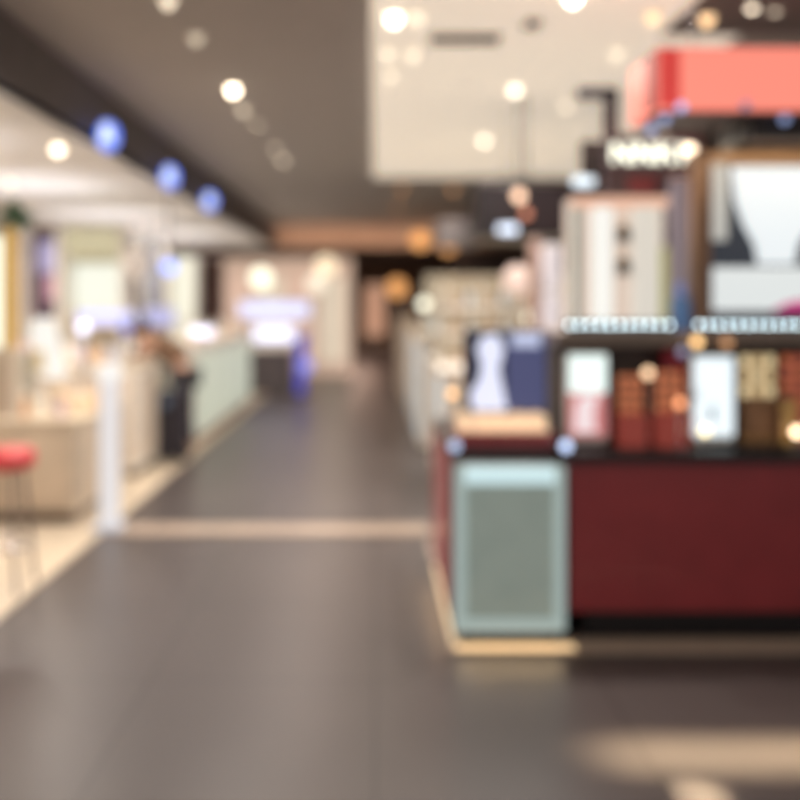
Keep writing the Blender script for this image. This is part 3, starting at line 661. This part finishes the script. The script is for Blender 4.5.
# products on the counters (pale bottles)
cols = [(236, 232, 222), (232, 204, 164), (214, 196, 206), (230, 226, 200), (206, 160, 124)]
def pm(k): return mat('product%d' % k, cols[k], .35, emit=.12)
for k in range(14):
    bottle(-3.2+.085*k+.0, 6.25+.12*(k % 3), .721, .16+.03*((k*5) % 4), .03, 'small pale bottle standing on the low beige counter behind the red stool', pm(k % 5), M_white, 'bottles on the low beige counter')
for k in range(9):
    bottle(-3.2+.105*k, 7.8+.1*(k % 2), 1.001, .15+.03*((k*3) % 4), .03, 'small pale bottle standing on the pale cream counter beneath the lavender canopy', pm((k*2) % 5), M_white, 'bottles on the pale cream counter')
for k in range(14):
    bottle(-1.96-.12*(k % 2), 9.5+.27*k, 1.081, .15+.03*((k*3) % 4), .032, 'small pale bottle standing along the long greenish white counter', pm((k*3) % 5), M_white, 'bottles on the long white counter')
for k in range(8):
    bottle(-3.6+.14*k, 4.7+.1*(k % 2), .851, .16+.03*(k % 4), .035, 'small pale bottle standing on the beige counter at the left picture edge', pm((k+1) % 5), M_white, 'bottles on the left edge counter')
# white draped figure-like stand: tall white leaning display board
Y = 6.6
t = thing('display_board', 'white leaning display board with a gold lower edge on the low counter', 'display board', (X(47, Y), Y, .72))
q = MB(); q.prism_y([(X(28, Y), Z(330, Y)), (X(33, Y), Z(318, Y)), (X(52, Y), Z(318, Y)), (X(66, Y), Z(375, Y)), (X(60, Y), Z(382, Y)), (X(38, Y), Z(376, Y))], Y, Y+.04)
q.build('board', E('board_white', (236, 234, 228), .8), t)
B(X(33, Y), X(45, Y), Y-.01, Y-.001, Z(372, Y), Z(350, Y)).build('gold_corner', E('gold_corner', (232, 206, 160), .5), t)
B(X(44, Y), X(58, Y), Y-.01, Y+.08, .721, Z(379, Y)).build('support', M_beige, t)
tag(B(X(0, 6.55), X(24, 6.55), 6.55, 6.8, .721, Z(352, 6.5)).build('gift_box', E('box_cream', (214, 204, 182), .2), origin=(X(16, 6.5), 6.6, .72)), 'cream carton on the low beige counter left of the leaning board', 'box')
tag(B(X(66, 6.7), X(94, 6.7), 6.6, 6.9, .721, Z(395, 6.7)).build('gift_box', mat('box_peach', (222, 194, 160), .5), origin=(X(80, 6.7), 6.7, .72)), 'peach carton on the low beige counter right of the leaning board', 'box')
tag(B(X(106, 7.75), X(117, 7.75), 7.72, 7.79, 1.001, Z(345, 7.75)).build('gift_box', E('box_lilac', (226, 222, 232), .3), origin=(X(115, 7.75), 7.75, 1.0)), 'small lilac white carton at the corner of the pale cream counter', 'box')

# ------------------------------------------------------------ person leaning over the counter
def skin(name, verts, edges, radii, m, parent, sub=2, root=0):
    me = bpy.data.meshes.new(name); off = Vector(parent.location)
    me.from_pydata([Vector(v)-off for v in verts], edges, []); me.materials.append(m)
    o = bpy.data.objects.new(name, me); C.objects.link(o); o.parent = parent
    md = o.modifiers.new('Skin', 'SKIN'); md.use_smooth_shade = True
    if not me.skin_vertices: raise RuntimeError('no skin layer')
    for i, r in enumerate(radii):
        me.skin_vertices[0].data[i].radius = r if isinstance(r, tuple) else (r, r)
        me.skin_vertices[0].data[i].use_root = (i == root)
    s = o.modifiers.new('Sub', 'SUBSURF'); s.levels = sub; s.render_levels = sub
    return o
px_, py_ = -1.86, 8.83
P = thing('person', 'person in a brown top and dark trousers leaning over the cream counter', 'person', (px_, py_, .012))
V, Ed, R = [], [], []
def add(p, r, fr=None):
    V.append(p); R.append(r)
    if fr is not None: Ed.append((fr, len(V)-1))
    return len(V)-1
hip = add((px_, py_, .88), (.13, .1))
waist = add((px_-.1, py_, 1.0), (.12, .09), hip); chest = add((px_-.27, py_, 1.13), (.14, .1), waist)
nb = add((px_-.36, py_, 1.2), (.055, .055), chest); nk = add((px_-.41, py_, 1.235), (.05, .05), nb)
h1 = add((px_-.46, py_, 1.26), (.075, .085), nk); h2 = add((px_-.52, py_, 1.28), (.07, .08), h1)
hands = []
for s in (-1, 1):
    t1 = add((px_-.01, py_+s*.09, .8), .08, hip); k1 = add((px_-.03, py_+s*.1, .48), .055, t1); a1 = add((px_+.02, py_+s*.1, .1), .038, k1); f1 = add((px_-.12, py_+s*.11, .05), .034, a1)
    sh = add((px_-.3, py_+s*.19, 1.13), .055, chest); el = add((px_-.36, py_+s*.22, 1.03), .042, sh); wr = add((px_-.52, py_+s*.16, .975), .028, el)
    pm_ = add((px_-.58, py_+s*.15, .965), (.035, .018), wr)
    for q in range(4):
        j = add((px_-.63, py_+s*.15+(q-1.5)*.019, .962), .009, pm_); add((px_-.665+abs(q-1.3)*.008, py_+s*.15+(q-1.5)*.021, .948), .008, j)
    j = add((px_-.58, py_+s*.15-s*.04, .96), .01, pm_); add((px_-.61, py_+s*.15-s*.055, .95), .009, j)
SK = mat('skin_tone', (206, 160, 134), .5)
skin('body', V, Ed, R, SK, P)
def sub_skin(name, pts, m, parent=P):
    v, e, r = [], [], []
    for p, rr, fr in pts:
        v.append(p); r.append(rr)
        if fr is not None: e.append((fr, len(v)-1))
    return skin(name, v, e, r, m, parent)
top = [((px_-.02, py_, .92), (.16, .14), None), ((px_-.12, py_, 1.03), (.165, .15), 0), ((px_-.27, py_, 1.14), (.175, .15), 1), ((px_-.36, py_, 1.2), (.085, .085), 2)]
for s in (-1, 1):
    n0 = len(top); top += [((px_-.3, py_+s*.19, 1.13), .08, 2), ((px_-.36, py_+s*.22, 1.03), .065, n0), ((px_-.48, py_+s*.175, .99), .05, n0+1)]
sub_skin('patterned_top', top, mat('brown_patterned_cloth', (124, 96, 74), .8, var=.5, scale=24))
tr = [((px_, py_, .88), (.145, .115), None)]
for s in (-1, 1):
    n0 = len(tr); tr += [((px_-.01, py_+s*.09, .8), .097, 0), ((px_-.03, py_+s*.1, .48), .075, n0), ((px_+.02, py_+s*.1, .13), .058, n0+1)]
sub_skin('trousers', tr, mat('dark_navy_cloth', (40, 40, 52), .8))
for s in (-1, 1):
    sub_skin('shoe', [((px_+.04, py_+s*.1, .06), .046, None), ((px_-.05, py_+s*.105, .055), .044, 0), ((px_-.14, py_+s*.11, .048), .034, 1)], M_black)
hb = MB(); hb.sph(px_-.475, py_, 1.315, .1, 1.05, .95, .85); hb.sph(px_-.42, py_, 1.275, .075, 1, 1.1, .9); hb.build('hair', mat('dark_hair', (34, 28, 28), .6), P, smooth=True)
fc = MB(); fc.sph(px_-.565, py_, 1.235, .014, 1, .9, 1.2); fc.build('nose', SK, P, smooth=True)
for s in (-1, 1): MB().sph(px_-.555, py_+s*.028, 1.262, .01).build('eye', M_dark, P, smooth=True); MB().sph(px_-.485, py_+s*.083, 1.25, .018, 1, .5, 1.3).build('ear', SK, P, smooth=True)
MB().sph(px_-.545, py_, 1.205, .016, .5, 1.5, .4).build('mouth', mat('lip', (160, 84, 80), .5), P, smooth=True)
# suitcase
sx, sy = -1.9, 8.52
t = thing('suitcase', 'dark upright suitcase standing at the feet of the leaning person', 'suitcase', (sx, sy, .012))
B(sx-.15, sx+.13, sy-.09, sy+.09, .06, .7, bev=.035, seg=3).build('shell', mat('charcoal_shell', (44, 42, 54), .35), t)
for k in range(4): B(sx-.1+k*.06, sx-.085+k*.06, sy-.096, sy-.09, .12, .64, bev=.002).build('rib', M_black, t)
for ax in (-.1, .08):
    for ay in (-.05, .05): MB().sph(sx+ax, sy+ay, .037, .024).build('wheel', M_black, t, smooth=True)
MB().tube([(sx-.07, sy+.05, .7), (sx-.07, sy+.05, .86), (sx+.05, sy+.05, .86), (sx+.05, sy+.05, .7)], .008).build('handle', M_chrome, t)
B(sx-.1, sx-.03, sy-.1, sy-.09, .55, .62, bev=.01).build('badge', E('slate_badge', (110, 130, 150), .4), t)

# ------------------------------------------------------------ extra fill light added under the ceilings, no fixtures
for y in (3.2, 8, 11, 15): lamp(-3.4, y, 2.66, 32, (255, 240, 222), .9, 170, 'soffit_lamp')
for y in (5, 8): lamp(-5.2, y, 2.66, 24, (255, 238, 215), .5, 170, 'soffit_lamp')
for x, y in ((1.6, 1.2), (-.9, 1.5)): lamp(x, y, 3.1, 20, (255, 240, 228), 1.2, 160, 'aisle_lamp')
for y in (9.5, 13, 16.5): lamp(-.8, y, 3.12, 22, (255, 232, 215), .4, 160, 'aisle_lamp')
for x, y in ((-1.5, 22), (-.5, 26)): lamp(x, y, 2.9, 120, (255, 214, 190), .3, 160, 'far_fill')  # added to brighten the far end
lamp(-.6, 18.3, 2.9, 11, (255, 214, 188), 5, 120, 'header_lamp', .1, (math.radians(85), 0, 0))
for y in (3.5, 6.2, 9, 12, 15.5): lamp(-3.6, y, 2.32, 9, (242, 242, 250), 1.8, 175, 'soffit_upfill', None, (math.pi, 0, 0))  # unseen upward fill added to brighten the white soffit
for x, y in ((1.0, 6.1), (1.1, 9.2), (.9, 13.2)): lamp(x, y, 3.1, 16, (250, 240, 230), .5, 160, 'kiosk_fill')  # added fill that lightens the right-hand counters
# unseen narrow beams added to draw the pale streak before the kiosk
lamp(1.25, 3.0, 3.1, 5.2, (255, 232, 190), .95, 8, 'streak_beam', .03)
lamp(1.0, 2.76, 3.1, .6, (255, 236, 196), .04, 4, 'streak_beam')

# ------------------------------------------------------------ world, camera
w = bpy.data.worlds.new('world'); bpy.context.scene.world = w; w.use_nodes = True
w.node_tree.nodes['Background'].inputs[0].default_value = (.9, .84, .8, 1); w.node_tree.nodes['Background'].inputs[1].default_value = .6
cam = bpy.data.cameras.new('camera'); co = bpy.data.objects.new('camera', cam); C.objects.link(co)
co.location = (0, 0, CZ); co.rotation_euler = (math.pi/2, 0, 0)
cam.sensor_width = 36; cam.lens = 36*F/800; cam.shift_x = (400-VX)/800; cam.shift_y = -(400-HY)/800
cam.dof.use_dof = True; cam.dof.focus_distance = 1.1; cam.dof.aperture_fstop = 1.34
sc = bpy.context.scene; sc.camera = co
sc.view_settings.view_transform = 'Standard'; sc.view_settings.look = 'None'; sc.view_settings.exposure = 0; sc.view_settings.gamma = 1
sc.view_settings.use_curve_mapping = False
sc.cycles.use_denoising = True
sc.cycles.sample_clamp_direct = 0; sc.cycles.sample_clamp_indirect = 6
